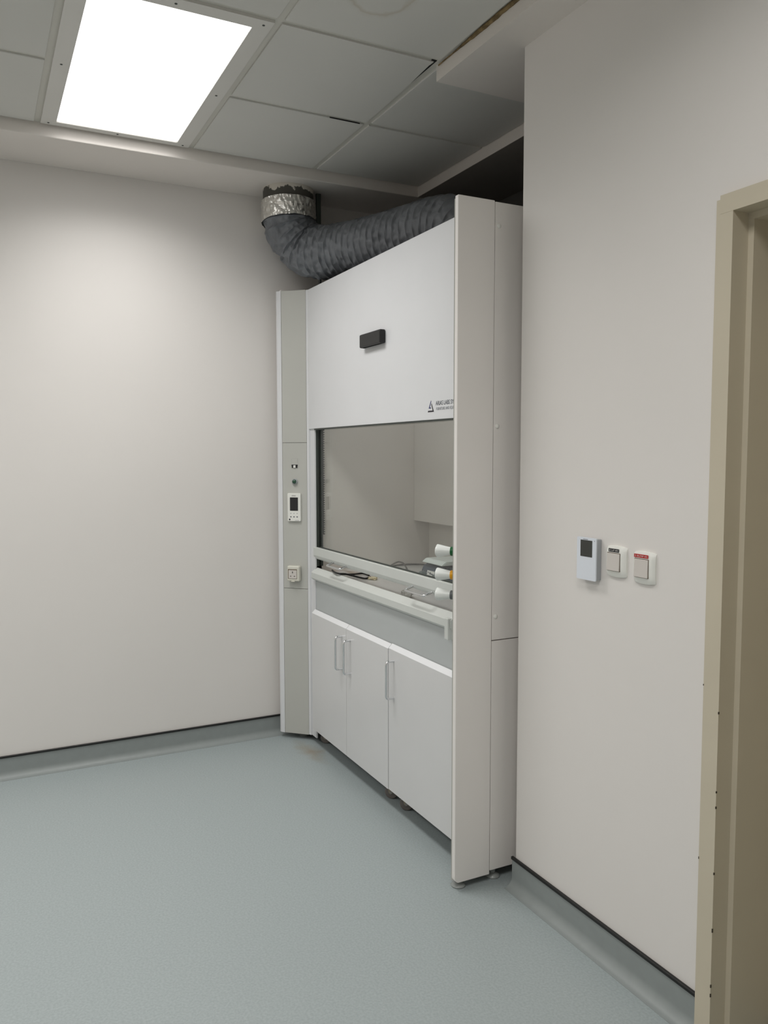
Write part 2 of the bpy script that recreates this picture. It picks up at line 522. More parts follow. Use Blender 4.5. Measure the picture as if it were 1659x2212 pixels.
# door opening with a cream steel frame
fr_pts = [(2.642, -.013), (2.690, -.013), (2.690, .041), (2.706, .041), (2.706, .205), (2.655, .205), (2.655, 0), (2.642, 0)]
bm = bmesh.new()
prism(bm, fr_pts, 'z', 0, 2.1065)
prism(bm, [(3.60 + 2.655 - u, v) for u, v in fr_pts], 'z', 0, 2.1065)
# head: same profile turned, (y, z)
prism(bm, [(-.0134, 2.116), (-.0134, 2.0722), (.0406, 2.0722), (.0406, 2.056), (.2046, 2.056), (.2046, 2.0995), (-.0004, 2.0995), (-.0004, 2.116)], 'x', 2.6525, 3.6025)
dr = part('door_1', bm, M['frame_paint'], kind='structure')
bm = bmesh.new(); box(bm, 2.700, 3.555, .206, .246, .006, 2.054, .002, 1)
lf = part('door_leaf', bm, M['leaf'], dr)
bm = bmesh.new()
box(bm, 3.44, 3.49, .198, .206, 0.95, 1.12, .003, 1)
tube(bm, [(3.465, .206, 1.04), (3.465, .155, 1.04), (3.455, .15, 1.04), (3.35, .15, 1.04)], .009, 12)
part('door_handle', bm, M['steel'], lf, smooth=True)
bm = bmesh.new()   # chips in the paint of the frame edge
for z, s in ((.30, .010), (.155, .008), (.62, .006), (.66, .005), (.86, .006), (.13, .009), (.45, .006)):
    box(bm, 2.6888, 2.6908, -.0138, -.0105, z, z + s)
for z, s in ((.47, .006), (.92, .004)):
    box(bm, 2.6412, 2.643, -.0138, -.0115, z, z + s)
part('paint_chip', bm, M['chip'], dr, label='dark chips along the frame edge')

# ------------------------------------------------------------------ LED ceiling panel
lx0, lx1, ly0, ly1 = .378, 1.540, -1.341, -.737
ex0, ex1, ey0, ey1 = .416, 1.484, -1.283, -.794
t = thing('ceiling_light', ((lx0 + lx1) / 2, (ly0 + ly1) / 2, ZC), 'glowing white rectangular light panel in a screwed frame set in the tiled ceiling', 'ceiling light')
bm = bmesh.new()
for a in ((lx0, ex0, ly0, ly1), (ex1, lx1, ly0, ly1), (ex0, ex1, ly0, ey0), (ex0, ex1, ey1, ly1)):
    box(bm, a[0], a[1], a[2], a[3], ZC - .003, ZC + .015)
part('frame', bm, M['lamp_frame'], t)
bm = bmesh.new()
prism(bm, rrect(ex1 - ex0, ey1 - ey0, .012), 'z', ZC + .001, ZC + .004, Matrix.Translation(((ex0 + ex1) / 2, (ey0 + ey1) / 2, 0)))
part('diffuser', bm, M['emit'], t)
for x, y in ((.397, -1.312), (.95, -1.312), (1.512, -1.312), (.397, -.765), (.95, -.765), (1.512, -.765), (.397, -1.04), (1.512, -1.04)):
    bm = bmesh.new(); lathe(bm, [(.0045, 0), (.0045, -.001), (.002, -.0022)], 12, Matrix.Translation((x, y, ZC - .003)))
    part('screw', bm, M['dark_rail'], t, smooth=True)

# ------------------------------------------------------------------ fume hood
HX0, HX1, HY = .058, 1.780, -.2045
HT = 2.337
hood = thing('fume_hood', (.92, .2, 0), 'tall white fume cupboard with glass sash standing in the alcove', 'fume hood')
def side(mirror):
    f = (lambda x: HX0 + HX1 - x) if mirror else (lambda x: x)
    # front side panel: rounded lower front corner
    bm = bmesh.new()
    z0 = .028; r = .018
    pr = [(-.062, z0), (-.062, HT), (HY, HT), (HY, z0 + r)] + [(HY + r - r * math.cos(math.radians(a)), z0 + r - r * math.sin(math.radians(a))) for a in (20, 40, 60, 80)] + [(HY + r, z0)]
    prism(bm, pr, 'x', min(f(1.760), f(1.780)), max(f(1.760), f(1.780)))
    bmesh.ops.bevel(bm, geom=[e for e in bm.edges if e.calc_length() > .01], offset=.0015, segments=2, affect='EDGES')
    part('side_panel', bm, M['side_white'], hood)
    for z0, z1 in ((.040, .857), (.8605, HT - .003)):
        bm = bmesh.new(); a, b2 = sorted((f(1.762), f(1.7785)))
        box(bm, a, b2, -.0595, .66, z0, z1, .001, 1)
        sp = part('rear_side_panel', bm, M['side_white'], hood)
        for zz in ((.942, 1.594, 2.257) if z0 > .5 else ()):
            bm = bmesh.new()
            lathe(bm, [(.008, 0), (.008, .0015), (.0055, .0035), (.002, .0042)], 20, axis_to((f(1.7785), -.045, zz), (1 if not mirror else -1, 0, 0)))
            part('screw_cap', bm, M['plastic_white'], sp, smooth=True)
    for y in (-.172 if not mirror else -.10, -.028, .60):
        bm = bmesh.new()
        lathe(bm, [(.024, 0), (.026, .004), (.022, .010), (.010, .016), (.008, .045)], 20, Matrix.Translation((f(1.750), y, 0)))
        part('foot', bm, M['foot'], hood, smooth=True)
side(False); side(True)

# inner 45 degree posts
A, B = V((.082, -.205, 0)), V((.176, -.106, 0))
pt = (B - A).normalized(); pn = V((pt.y, -pt.x, 0)); PLEN = (B - A).length
def post_pt(s, z, d=0):
    p = A + pt * s + pn * d
    return V((p.x, p.y, z))
PM = Matrix(((-1, 0, 0, HX0 + HX1), (0, 1, 0, 0), (0, 0, 1, 0), (0, 0, 0, 1)))
def post(mirror):
    out = []
    for z0, z1 in ((.030, .8015), (.8035, 1.5585), (1.5605, 2.329)):
        bm = bmesh.new()
        a, b2 = A + pt * .001, B - pt * .001
        prism(bm, [(a.x, a.y), (b2.x, b2.y), ((b2 - pn * .012).x, (b2 - pn * .012).y), ((a - pn * .012).x, (a - pn * .012).y)], 'z', z0, z1)
        if mirror: bmesh.ops.transform(bm, matrix=PM, verts=bm.verts[:])
        out.append(part('corner_post_panel', bm, M['post_grey'], hood))
    bm = bmesh.new()      # dark body behind the panels
    a, b2 = A - pn * .0125, B - pn * .0125
    prism(bm, [(a.x, a.y + .003), (b2.x, b2.y), (b2.x, -.062), (a.x, -.062)], 'z', .034, 2.325)
    if mirror: bmesh.ops.transform(bm, matrix=PM, verts=bm.verts[:])
    part('corner_post_body', bm, M['dark_rail'], hood)
    bm = bmesh.new()      # white jamb beside the opening, all the way down
    prism(bm, [(B.x, B.y), (.190, -.100), (.190, -.093), (.249, -.093), (.249, -.086), (.178, -.086)], 'z', .032, 2.327)
    if mirror: bmesh.ops.transform(bm, matrix=PM, verts=bm.verts[:])
    part('jamb', bm, M['hood_white'], hood)
    bm = bmesh.new()      # sash guide channel
    box(bm, .2375, .2485, -.0855, -.072, .93, 2.18); box(bm, .2375, .2485, -.062, -.050, .93, 2.18); box(bm, .232, .238, -.0855, -.05, .93, 2.18)
    if mirror: bmesh.ops.transform(bm, matrix=PM, verts=bm.verts[:])
    part('guide_rail', bm, M['dark_rail'], hood)
    bm = bmesh.new()      # toothed belt
    box(bm, .2390, .2475, -.0475, -.0445, 1.09, 2.2)
    z = 1.09
    while z < 1.70:
        box(bm, .2390, .2475, -.0445, -.0385, z, z + .006); z += .0115
    if mirror: bmesh.ops.transform(bm, matrix=PM, verts=bm.verts[:])
    part('toothed_belt', bm, M['black_soft'], hood)
    return out
posts = post(False); rposts = post(True)
bm = bmesh.new(); prism(bm, [(.0575, -.205), (.049, -.214), (.049, -.218), (.052, -.2205), (.064, -.219), (.0815, -.2055), (.0805, -.2045)], 'z', .029, 2.330)
part('edge_trim', bm, M['hood_white'], hood)
mid = posts[1]

# upper front panel
bm = bmesh.new(); box(bm, .1905, 1.6475, -.1000, -.085, 1.628, 2.327, .0015, 2)
fp = part('front_panel', bm, M['hood_white'], hood)
bm = bmesh.new(); box(bm, .252, 1.586, -.0965, -.085, 1.6215, 1.6285)
part('panel_edge', bm, M['dark_rail'], fp)
# black box pull with a hollow underside
gx0, gx1, gz0, gz1, gy = .855, 1.055, 1.956, 2.013, -.127
bm = bmesh.new()
box(bm, gx0, gx1, gy, -.100, gz0, gz1, .006, 3)
bm.faces.ensure_lookup_table()
f = min(bm.faces, key=lambda f: (round(f.calc_center_median().z, 4), -f.calc_area()))
r = bmesh.ops.inset_individual(bm, faces=[f], thickness=.004)
bmesh.ops.translate(bm, verts=list(f.verts), vec=(0, 0, .03))
part('pull_box', bm, M['black'], fp, label='black box-shaped grip hollow underneath')

# maker's mark and lettering
YP = -.1003
FX = lambda x, z: basis((x, YP, z), (1, 0, 0), (0, 0, 1), (0, -1, 0))
def flat(poly, m=None):
    bm = bmesh.new(); prism(bm, [(u, v) for u, v in poly], 'z', 0, .0003, m); return bm
L = FX(1.404, 1.6565)
part('logo_mark', flat([(.0, .0), (.046, .0), (.040, .0055), (.0035, .0055)], L), M['ink_black'], fp, label='black base bar of the triangle mark')
part('logo_mark', flat([(.046, .0), (.036, .0065), (.0265, .0275), (.0285, .033)], L), M['ink_black'], fp, label='black right stroke of the triangle mark')
part('logo_mark', flat([(.0075, .0135), (.0245, .0435), (.0265, .0385), (.0155, .0175), (.0245, .0175), (.0235, .0135)], L), M['ink_navy'], fp, label='navy left stroke of the triangle mark')
part('lettering', text_bm('ARIAS LABS SYS', .0225, FX(1.463, 1.6795), fit=.134), M['ink'], fp)
part('lettering', text_bm('FURNITURE AND EQUIP', .0150, FX(1.468, 1.6615), fit=.128), M['ink_grey'], fp)

# devices on the left post
PMX = lambda s, z, d=0: basis(post_pt(s, z, d), pt, (0, 0, 1), pn)
mids = PLEN / 2
# circuit breaker window
bm = bmesh.new(); prism(bm, rrect(.038, .052, .003), 'z', 0, .0012, PMX(mids, 1.455)); 
cbk = part('circuit_breaker', bm, M['post_grey'], mid)
bm = bmesh.new(); prism(bm, [(-.017, -.009), (.017, -.009), (.017, -.001), (-.017, -.001)], 'z', .0012, .0020, PMX(mids, 1.4475)); prism(bm, [(-.016, -.018), (-.007, -.018), (-.007, -.009), (-.016, -.009)], 'z', .0012, .0018, PMX(mids, 1.4475)); prism(bm, [(.007, -.018), (.016, -.018), (.016, -.009), (.007, -.009)], 'z', .0012, .0018, PMX(mids, 1.4475))
cbk2 = bm
cbo = bpy.data.objects
def sub(name, bm, m, par, label=None, smooth=False): return part(name, bm, m, par, smooth=smooth, label=label)
cbk.parent = hood; cbk.name = 'circuit_breaker'
sub('breaker_slot', cbk2, M['black'], cbk)
bm = bmesh.new(); box(bm, -.006, .006, -.018, -.004, .001, .006, .001, 1, PMX(mids, 1.4475))
sub('breaker_lever', bm, M['plastic_white'], cbk)
bm = bmesh.new()
for a in ((-.0165, .0005, -.0160, .0225), (-.0165, .0220, .0165, .0225), (.0160, .0005, .0165, .0225)):
    prism(bm, [(a[0], a[1]), (a[2], a[1]), (a[2], a[3]), (a[0], a[3])], 'z', .0012, .0014, PMX(mids, 1.455))
sub('breaker_flap_outline', bm, M['ink_grey'], cbk)
# pilot lamp
bm = bmesh.new(); lathe(bm, [(.0150, 0), (.0150, .008), (.0135, .010), (.0112, .010), (.0108, .008)], 28, PMX(mids + .001, 1.359))
pl = part('indicator_light', bm, M['silver_side'], hood, smooth=True)
bm = bmesh.new(); lathe(bm, [(.0108, .006), (.0108, .012), (.009, .0155), (.005, .0175), (.001, .018)], 24, PMX(mids + .001, 1.359))
sub('lens', bm, M['green_lens'], pl, 'dark green lens', True)
# airflow controller
bm = bmesh.new(); prism(bm, rrect(.072, .145, .005), 'z', 0, .012, PMX(mids - .001, 1.227))
bmesh.ops.bevel(bm, geom=[e for e in bm.edges if len(e.link_faces) == 2 and abs((e.verts[0].co - e.verts[1].co).length) < .2 and e.calc_face_angle(0) > 1.2], offset=.0012, segments=1, affect='EDGES')
cpnl = part('control_panel', bm, M['plastic_white'], hood)
bm = bmesh.new(); prism(bm, rrect(.0445, .0690, .001), 'z', .0121, .0127, PMX(mids - .001, 1.2435))
sub('screen', bm, M['screen'], cpnl)
CM = lambda s, z: PMX(mids - .001 + s, z, .0121)
sub('lettering', text_bm('ARIAS', .0082, CM(-.0125, 1.2835), fit=.022), M['ink'], cpnl)
for s in (-.0175, 0, .0175):
    for k, z in enumerate((1.195, 1.1775)):
        bm = bmesh.new(); w = (.0018, .0028)[k]
        prism(bm, [(-w, -w), (w, -w), (w * 1.1, 0), (w, w), (-w, w), (-w * 1.4, 0)], 'z', 0, .0004, CM(s, z))
        sub('button', bm, M['ink_grey'] if k == 0 else M['ink'], cpnl)
bm = bmesh.new(); prism(bm, [(-.004, -.004), (.004, -.004), (.004, .004), (-.004, .004)], 'z', 0, .0004, CM(-.0245, 1.1635))
sub('badge', bm, M['ink_black'], cpnl)
bm = bmesh.new(); prism(bm, [(-.011, -.0008), (.011, -.0008), (.011, .0008), (-.011, .0008)], 'z', 0, .0003, CM(.0165, 1.1595))
sub('printed_line', bm, M['ink_grey'], cpnl)
# power socket with hinged-cover frame
bm = bmesh.new()
sz = .884; P0 = PMX(mids - .002, sz)
box(bm, -.034, .034, -.040, .040, 0, .030, .006, 2, P0)
sock = part('power_socket', bm, M['plastic_ivory'], hood)
bm = bmesh.new(); prism(bm, rrect(.050, .050, .002), 'z', .0301, .0306, PMX(mids - .005, sz - .002))
sub('socket_recess', bm, M['amber_gap'], sock)
bm = bmesh.new(); prism(bm, rrect(.045, .044, .002), 'z', .0306, .0318, PMX(mids - .004, sz - .003))
sub('socket_face', bm, M['rocker'], sock)
bm = bmesh.new()
for s, z, w, h in ((0, .010, .0022, .0045), (-.0105, -.010, .0035, .0018), (.0105, -.010, .0035, .0018)):
    prism(bm, [(s - w, z - h), (s + w, z - h), (s + w, z + h), (s - w, z + h)], 'z', .0318, .0321, PMX(mids - .004, sz - .003))
sub('pin_hole', bm, M['black'], sock, 'three dark pin slots')
bm = bmesh.new(); box(bm, -.010, .010, -.0425, -.037, .026, .0325, .001, 1, P0)
sub('latch', bm, M['plastic_ivory'], sock)

# vertical sash
sash = None
bm = bmesh.new()
prism(bm, [(-.0935, 1.0275), (-.0905, 1.0275), (-.0905, 1.0245), (-.0865, 1.0245), (-.0865, 1.0275), (-.0820, 1.0275), (-.078, 1.024), (-.0745, 1.024), (-.0745, .968), (-.087, .968), (-.0935, .976)], 'x', .2505, 1.5875)
bm2 = bmesh.new()
prism(bm2, [(-.098, .988), (-.098, 1.026), (-.0935, 1.0275), (-.0935, .976)], 'x', .236, 1.602)
me_tmp = bpy.data.meshes.new('t'); bm2.to_mesh(me_tmp); bm2.free(); bm.from_mesh(me_tmp); bpy.data.meshes.remove(me_tmp)
sash = part('sash', bm, M['alu'], hood, label='pale grey sash bottom rail')
bm = bmesh.new(); box(bm, .2495, 1.5885, -.0712, -.0662, .985, 1.72)
sub('glass_pane', bm, M['glass'], sash)
bm = bmesh.new(); box(bm, .251, 1.587, -.0745, -.0640, .969, 1.0295)
sub('glass_seal', bm, M['dark_rail'], sash)
for x0, x1 in ((.489, .642), (1.281, 1.434)):
    sub('sash_handle', d_handle((x0, -.090, .980), (x1, -.090, .980), (0, -.043, -.014), .0045, .011), M['chrome'], sash, 'chrome loop handle', True)

# sloping sill, fascia, worktop and liner
bm = bmesh.new()
prism(bm, [(-.0945, .914), (-.084, .922), (-.080, .922), (-.080, .905), (-.0945, .860)], 'x', .2515, 1.5865)
prism(bm, [(-.113, .872), (-.113, .899), (-.1115, .901), (-.0945, .914), (-.0945, .860), (-.104, .862)], 'x', .2410, 1.597)
part('sill', bm, M['alu'], hood, label='pale sloping front sill')
bm = bmesh.new(); box(bm, .2515, 1.5865, -.0905, -.078, .55, .9)
part('fascia', bm, M['fascia'], hood)
bm = bmesh.new(); box(bm, 1.566, 1.592, -.122, -.091, .828, .907, .002, 1)
part('end_block', bm, M['alu'], hood)
bm = bmesh.new(); box(bm, .226, 1.612, -.0779, .60, .868, .900)
part('worktop', bm, M['worktop'], hood)
bm = bmesh.new(); box(bm, .226, .2315, -.05, .60, .90, 2.184)
part('liner_panel', bm, M['liner'], hood)
bm = bmesh.new(); box(bm, 1.6065, 1.612, -.05, .60, .90, 2.184)
part('liner_panel', bm, M['liner'], hood)
bm = bmesh.new(); box(bm, .226, 1.612, .585, .60, .90, 2.184)
part('back_liner', bm, M['liner'], hood)
bm = bmesh.new(); box(bm, .233, 1.605, .490, .498, 1.142, 2.12, .001, 1)
part('baffle', bm, M['liner'], hood)
bm = bmesh.new(); box(bm, .2485, 1.5895, -.0845, .639, 2.185, 2.200)
part('top_panel', bm, M['darkened_top'], hood)
bm = bmesh.new(); box(bm, .08, 1.76, .64, .66, .05, 2.30)
part('back_panel', bm, M['carcass'], hood)
bm = bmesh.new(); lathe(bm, [(.098, 2.2002), (.098, 2.246)], 40, Matrix.Translation((1.200, .243, 0)))
part('outlet_collar', bm, M['dark_rail'], hood, smooth=True)

# front mounted valve knobs on the right post
def post_r(s, z, d=0):
    p = post_pt(s, z, d); return V((HX0 + HX1 - p.x, p.y, z))
rn = V((-pn.x, pn.y, 0))
for z, mr, rl in ((1.166, 'green_ring', 'green collar'), (1.084, 'yellow_ring', 'yellow collar'), (1.014, 'grey_ring', 'dark grey collar')):
    o = post_r(mids, z, 0)
    mt = axis_to(o, rn)
    bm = bmesh.new()
    lathe(bm, [(.0135, .0245), (.0142, .028), (.0172, .043), (.0210, .060), (.0232, .0705), (.0226, .0740), (.0195, .0762), (.010, .0772)], 36, mt)
    # finger scoops in the flared end
    for v in bm.verts:
        q = mt.inverted() @ v.co
        a = math.atan2(q.y, q.x); k = max(0, (q.z - .03) / .055)
        rr = math.hypot(q.x, q.y); sc = 1 - .16 * k * (0.5 - 0.5 * math.cos(3 * a)) ** 2
        q.x *= sc; q.y *= sc; v.co = mt @ q
    kn = part('valve_knob', bm, M['valve'], hood, smooth=True)
    bm = bmesh.new(); lathe(bm, [(.0150, .013), (.0160, .0145), (.0160, .0235), (.0150, .0245)], 32, mt)
    sub('collar_ring', bm, M[mr], kn, rl, True)
    bm = bmesh.new(); lathe(bm, [(.016, 0), (.016, .004), (.011, .005), (.011, .0135)], 24, mt)
    sub('spindle', bm, M['steel'], kn, None, True)

# ------------------------------------------------------------------ base cabinets on castors
def door_bm(x0, x1, z0, z1):
    bm = bmesh.new()
    prism(bm, [(-.112, z0), (-.112, z1), (-.0950, z1 + .018), (-.0935, z1 + .018), (-.0935, z0)], 'x', x0, x1)
    bmesh.ops.bevel(bm, geom=[e for e in bm.edges if abs(e.verts[0].co.x - e.verts[1].co.x) < 1e-5], offset=.0008, segments=1, affect='EDGES')
    bm.faces.ensure_lookup_table()
    return bm
def cabinet(x0, x1, doors, casters, label, dz):
    t = thing('base_cabinet', ((x0 + x1) / 2, .15, 0), label, 'cabinet')
    bm = bmesh.new(); box(bm, x0, x1, -.0915, .46, .088, .545, .002, 1)
    part('carcass', bm, M['carcass'], t)
    for a, b2, hx in doors:
        bm = door_bm(a, b2, .086 + dz, .690 + dz)
        d = part('door', bm, [M['door_white'], M['bevel_white']], t)
        for p in d.data.polygons:
            if p.normal.z > .4 and p.normal.y < -.4: p.material_index = 1
        bm = d_handle((hx, -.112, .490 + dz), (hx, -.112, .645 + dz), (0, -.034, 0), .0053, .014)
        h = part('handle', bm, M['chrome'], d, smooth=True, label='chrome D-shaped bar handle')
    for cx, cy, ang, brake in casters:
        R = Matrix.Translation((cx, cy, 0)) @ Matrix.Rotation(ang, 4, 'Z')
        bm = bmesh.new()
        lathe(bm, [(.012, -.011), (.026, -.011), (.0295, -.008), (.0300, 0), (.0295, .008), (.026, .011), (.012, .011)], 32, R @ Matrix.Translation((0.012, 0, .0302)) @ Matrix.Rotation(math.pi / 2, 4, 'X'))
        w = part('caster', bm, M['caster_rubber'], t, smooth=True)
        bm = bmesh.new()
        for s in (-1, 1):
            prism(bm, [(-.012, .086), (.012 if not brake else .02, .086), (.020, .028), (.010, .022), (.002, .028)], 'y', s * .0135 - .001, s * .0135 + .001, R)
        box(bm, -.018, .022, -.0145, .0145, .078, .088, .001, 1, R)
        if brake:
            box(bm, -.052, -.006, -.013, .013, .050, .055, .001, 1, R @ Matrix.Rotation(.35, 4, 'Y'))
        part('caster_fork', bm, M['caster_metal'], w)
        bm = bmesh.new(); lathe(bm, [(.006, -.0165), (.006, .0165)], 14, R @ Matrix.Translation((0.012, 0, .0302)) @ Matrix.Rotation(math.pi / 2, 4, 'X'))
        part('axle', bm, M['steel'], w, smooth=True)
    return t
cabinet(.2525, 1.0965, ((.243, .6685, .6235), (.6715, 1.0965, .7185)), ((.246, -.050, .85, False), (1.000, -.056, .80, True), (.30, .40, 0, False), (1.05, .40, 0, False)),
        'white two-door cabinet on castors with paired chrome handles under the hood, left of the seam', 0)
cabinet(1.1025, 1.5855, ((1.1025, 1.645, 1.149),), ((1.134, -.054, .9, False), (1.54, -.05, .3, False), (1.14, .40, 0, False), (1.54, .40, 0, False)),
        'white single-door cabinet on castors with one chrome handle, beside the hood side panel', .003)

# ------------------------------------------------------------------ flexible exhaust duct
CX, CY = .165, -.190
duct = thing('exhaust_duct', (CX, CY, 2.62), 'ribbed dark grey flexible duct bending from the bulkhead to behind the hood front', 'duct')
bm = bmesh.new()
def stub_r(s, th, p): return .1255 + .0012 * noise.noise(V((th * 2, p.z * 20, 1)))
tube(bm, [(CX, CY, 2.822 - .004 * k) for k in range(26)], stub_r, 64)
part('pipe_stub', bm, M['stub'], duct, smooth=True, label='dark pipe stub with flaking white plaster')
path = smooth_path([(CX, CY, 2.715), (CX - .004, CY + .004, 2.665), (CX + .004, -.172, 2.600), (.215, -.110, 2.520), (.300, -.055, 2.492), (.410, .004, 2.484), (.580, .066, 2.478), (.750, .118, 2.475), (.900, .160, 2.474), (1.00, .188, 2.472), (1.090, .212, 2.452), (1.155, .230, 2.405), (1.190, .240, 2.340), (1.200, .243, 2.285), (1.200, .243, 2.250)], 34)
PITCH = .043
def hose_r(s, th, p):
    ph = (s / PITCH + th / (2 * math.pi)) % 1.0
    d = min(ph, 1 - ph)
    ridge = math.exp(-(d / .085) ** 2) * .0062
    sag = -.0035 * math.sin(math.pi * ph) ** 1.0
    bend = math.exp(-((s - .22) / .22) ** 2)
    w = noise.noise(V((math.cos(th) * 2.6 + s * 9, math.sin(th) * 2.6, s * 26)))
    w2 = noise.noise(V((math.cos(th) * 6.5, math.sin(th) * 6.5 + s * 12, s * 44 + 9)))
    wr = (.0050 + .0060 * bend) * w + (.0062 + .0058 * bend) * w2
    env = 1 - math.exp(-(d / .12) ** 2)
    return .1250 + ridge + sag + wr * env
bm = bmesh.new(); 
# resample the path evenly
fine = [path[0]]; acc = 0
STEP = .0042
for a, b2 in zip(path, path[1:]):
    L2 = (b2 - a).length; u = STEP - acc
    while u <= L2:
        fine.append(a.lerp(b2, u / L2)); u += STEP
    acc = (acc + L2) % STEP
# light smoothing
for _ in range(6):
    fine = [fine[0]] + [(fine[i - 1] + 2 * fine[i] + fine[i + 1]) / 4 for i in range(1, len(fine) - 1)] + [fine[-1]]
tube(bm, fine, hose_r, 110, caps=False)
part('hose', bm, M['hose'], duct, smooth=True)
# foil tape wound round the joint
bm = bmesh.new()
n = 120; rows = 22; rings = []
for k in range(rows + 1):
    u = k / rows; ring = []
    for i in range(n):
        th = 2 * math.pi * i / n
        # lower edge dips toward the wall and the room
        top = 2.752 - .008 * (0.5 - .5 * math.cos(th)) ; bot = 2.662 - .022 * (.5 - .5 * math.cos(th - .3)) + .005 * noise.noise(V((th * 3, 5, 2)))
        z = top + (bot - top) * u
        q = noise.noise(V((math.cos(th) * 7, math.sin(th) * 7, z * 34)))
        rr = .1315 + .0058 * abs(q) + .0030 * noise.noise(V((math.cos(th) * 15, math.sin(th) * 15, z * 55))) + .003 * u
        ring.append(bm.verts.new((CX + rr * math.cos(th) - .003 * u, CY + rr * math.sin(th) + .003 * u, z)))
    rings.append(ring)
for a, b2 in zip(rings, rings[1:]):
    for i in range(n): bm.faces.new((a[i], a[(i + 1) % n], b2[(i + 1) % n], b2[i]))
part('foil_tape', bm, M['foil'], duct, label='crinkled silver foil tape')
bm = bmesh.new(); box(bm, .178, .192, -.050, -.026, 2.60, ZS, .001, 1)
part('hanger_strap', bm, M['dark_rail'], duct, label='dark vertical metal hanger')
bm = bmesh.new(); box(bm, .262, .282, -.070, -.064, 2.2005, 2.42)
part('support_strap', bm, M['black_soft'], duct, label='short black strap under the hose')

# ------------------------------------------------------------------ things inside the hood
WT = .900
sx0, sx1, sy0, sy1 = .898, 1.078, .150, .37
st = thing('hotplate_stirrer', ((sx0 + sx1) / 2, .26, WT), 'slate blue hotplate stirrer with pale flat top and two knobs on the hood worktop', 'hotplate stirrer')
bm = bmesh.new()
prism(bm, [(sy0, WT + .006), (sy0 + .012, WT + .088), (sy0 + .03, WT + .108), (sy1, WT + .108), (sy1, WT + .006)], 'x', sx0, sx1)
bmesh.ops.bevel(bm, geom=bm.edges[:], offset=.005, segments=2, affect='EDGES')
part('housing', bm, M['stirrer'], st)
bm = bmesh.new()
prism(bm, [(sy0 + .004, WT + .117), (sy0 + .026, WT + .134), (sy1 - .004, WT + .134), (sy1 + .002, WT + .117)], 'x', sx0 + .012, sx1 + .01)
bmesh.ops.bevel(bm, geom=bm.edges[:], offset=.003, segments=2, affect='EDGES')
part('top_plate', bm, M['ceramic'], st)
bm = bmesh.new(); box(bm, sx0 + .03, sx1 - .03, sy0 + .035, sy1 - .03, WT + .105, WT + .118)
part('plate_support', bm, M['black'], st)
fn = V((0, -.99, .145)); up = V((0, .145, .99))
SM = lambda x, h: basis((x, sy0 + .012 * (h - .006) / .082 - .0006, WT + h), (1, 0, 0), up, fn)
for kx in (sx0 + .030, sx1 - .034):
    bm = bmesh.new(); lathe(bm, [(.020, 0), (.020, .006), (.017, .020), (.014, .022)], 28, SM(kx, .058))
    k = part('knob', bm, M['stirrer_knob'], st, smooth=True)
    bm = bmesh.new()
    for a in range(11):
        an = math.radians(-40 + a * 26)
        c = V((.0245 * math.cos(an), .0245 * math.sin(an)))
        prism(bm, [(c.x - .0011, c.y - .0011), (c.x + .0011, c.y - .0011), (c.x + .0011, c.y + .0011), (c.x - .0011, c.y + .0011)], 'z', 0, .0009, SM(kx, .058))
    part('dial_marks', bm, M['ink_white'], k)
bm = bmesh.new(); prism(bm, rrect(.062, .036, .001), 'z', 0, .0010, SM((sx0 + sx1) / 2 - .004, .066))
lb = part('printed_label', bm, M['plastic_white'], st)
bm = bmesh.new()
for x0, y0, w, h in ((-.024, .006, .006, .006), (-.012, .008, .014, .003), (-.010, .002, .030, .005), (-.024, -.006, .006, .003), (-.006, -.012, .009, .006), (.008, -.012, .008, .006), (-.024, -.013, .004, .003)):
    prism(bm, [(x0, y0), (x0 + w, y0), (x0 + w, y0 + h), (x0, y0 + h)], 'z', .0010, .0013, SM((sx0 + sx1) / 2 - .004, .066))
part('print', bm, M['ink'], lb)

it = thing('bench_instrument', (1.30, .30, WT), 'small grey bench instrument with pale lid behind the yellow valve knob', 'instrument')
bm = bmesh.new(); prism(bm, [(.20, WT + .004), (.215, WT + .062), (.27, WT + .075), (.42, WT + .075), (.42, WT + .004)], 'x', 1.17, 1.36)
bmesh.ops.bevel(bm, geom=bm.edges[:], offset=.005, segments=2, affect='EDGES')
part('housing', bm, M['lid'], it)
bm = bmesh.new(); box(bm, 1.175, 1.36, .25, .41, WT + .078, WT + .090, .004, 2)
part('lid', bm, M['lid'], it)
bm = bmesh.new(); box(bm, 1.21, 1.35, .26, .34, WT + .091, WT + .122, .006, 2)
part('dark_cover', bm, M['instrument'], it)
bm = bmesh.new(); box(bm, 1.20, 1.33, .2005, .206, WT + .018, WT + .045, .001, 1, None)
part('display', bm, M['screen'], it)

# grey mains lead arching up behind the sash, black lead lying on the sill
pts = smooth_path([(.30, .54, WT + .005), (.25, .47, WT + .005), (.25, .38, WT + .006), (.295, .315, WT + .008), (.346, .300, WT + .026), (.408, .300, WT + .047), (.458, .300, WT + .047), (.493, .298, WT + .034), (.53, .292, WT + .014), (.575, .285, WT + .005), (.66, .275, WT + .005), (.76, .275, WT + .005), (.84, .30, WT + .005), (.885, .33, WT + .005)], 10)
bm = bmesh.new(); tube(bm, pts, .0042, 10)
tag(part('power_cable', bm, M['cable_grey'], smooth=True), 'grey power lead arching off the hood worktop beside the stirrer', 'cable')
W = lambda x, y, h: (x, y, WT + h)
pts = smooth_path([(0.557, 0.069, 0.906), (0.593, 0.027, 0.906), (0.556, 0.007, 0.908), (0.525, -0.015, 0.914), (0.535, -0.058, 0.926), (0.545, -0.090, 0.9305), (0.490, -0.092, 0.9305), (0.395, -0.062, 0.926), (0.373, -0.040, 0.912), (0.443, -0.041, 0.912), (0.466, -0.013, 0.912), (0.469, 0.023, 0.910), (0.433, 0.078, 0.906), (0.464, 0.088, 0.906), (0.510, 0.084, 0.905)], 10)
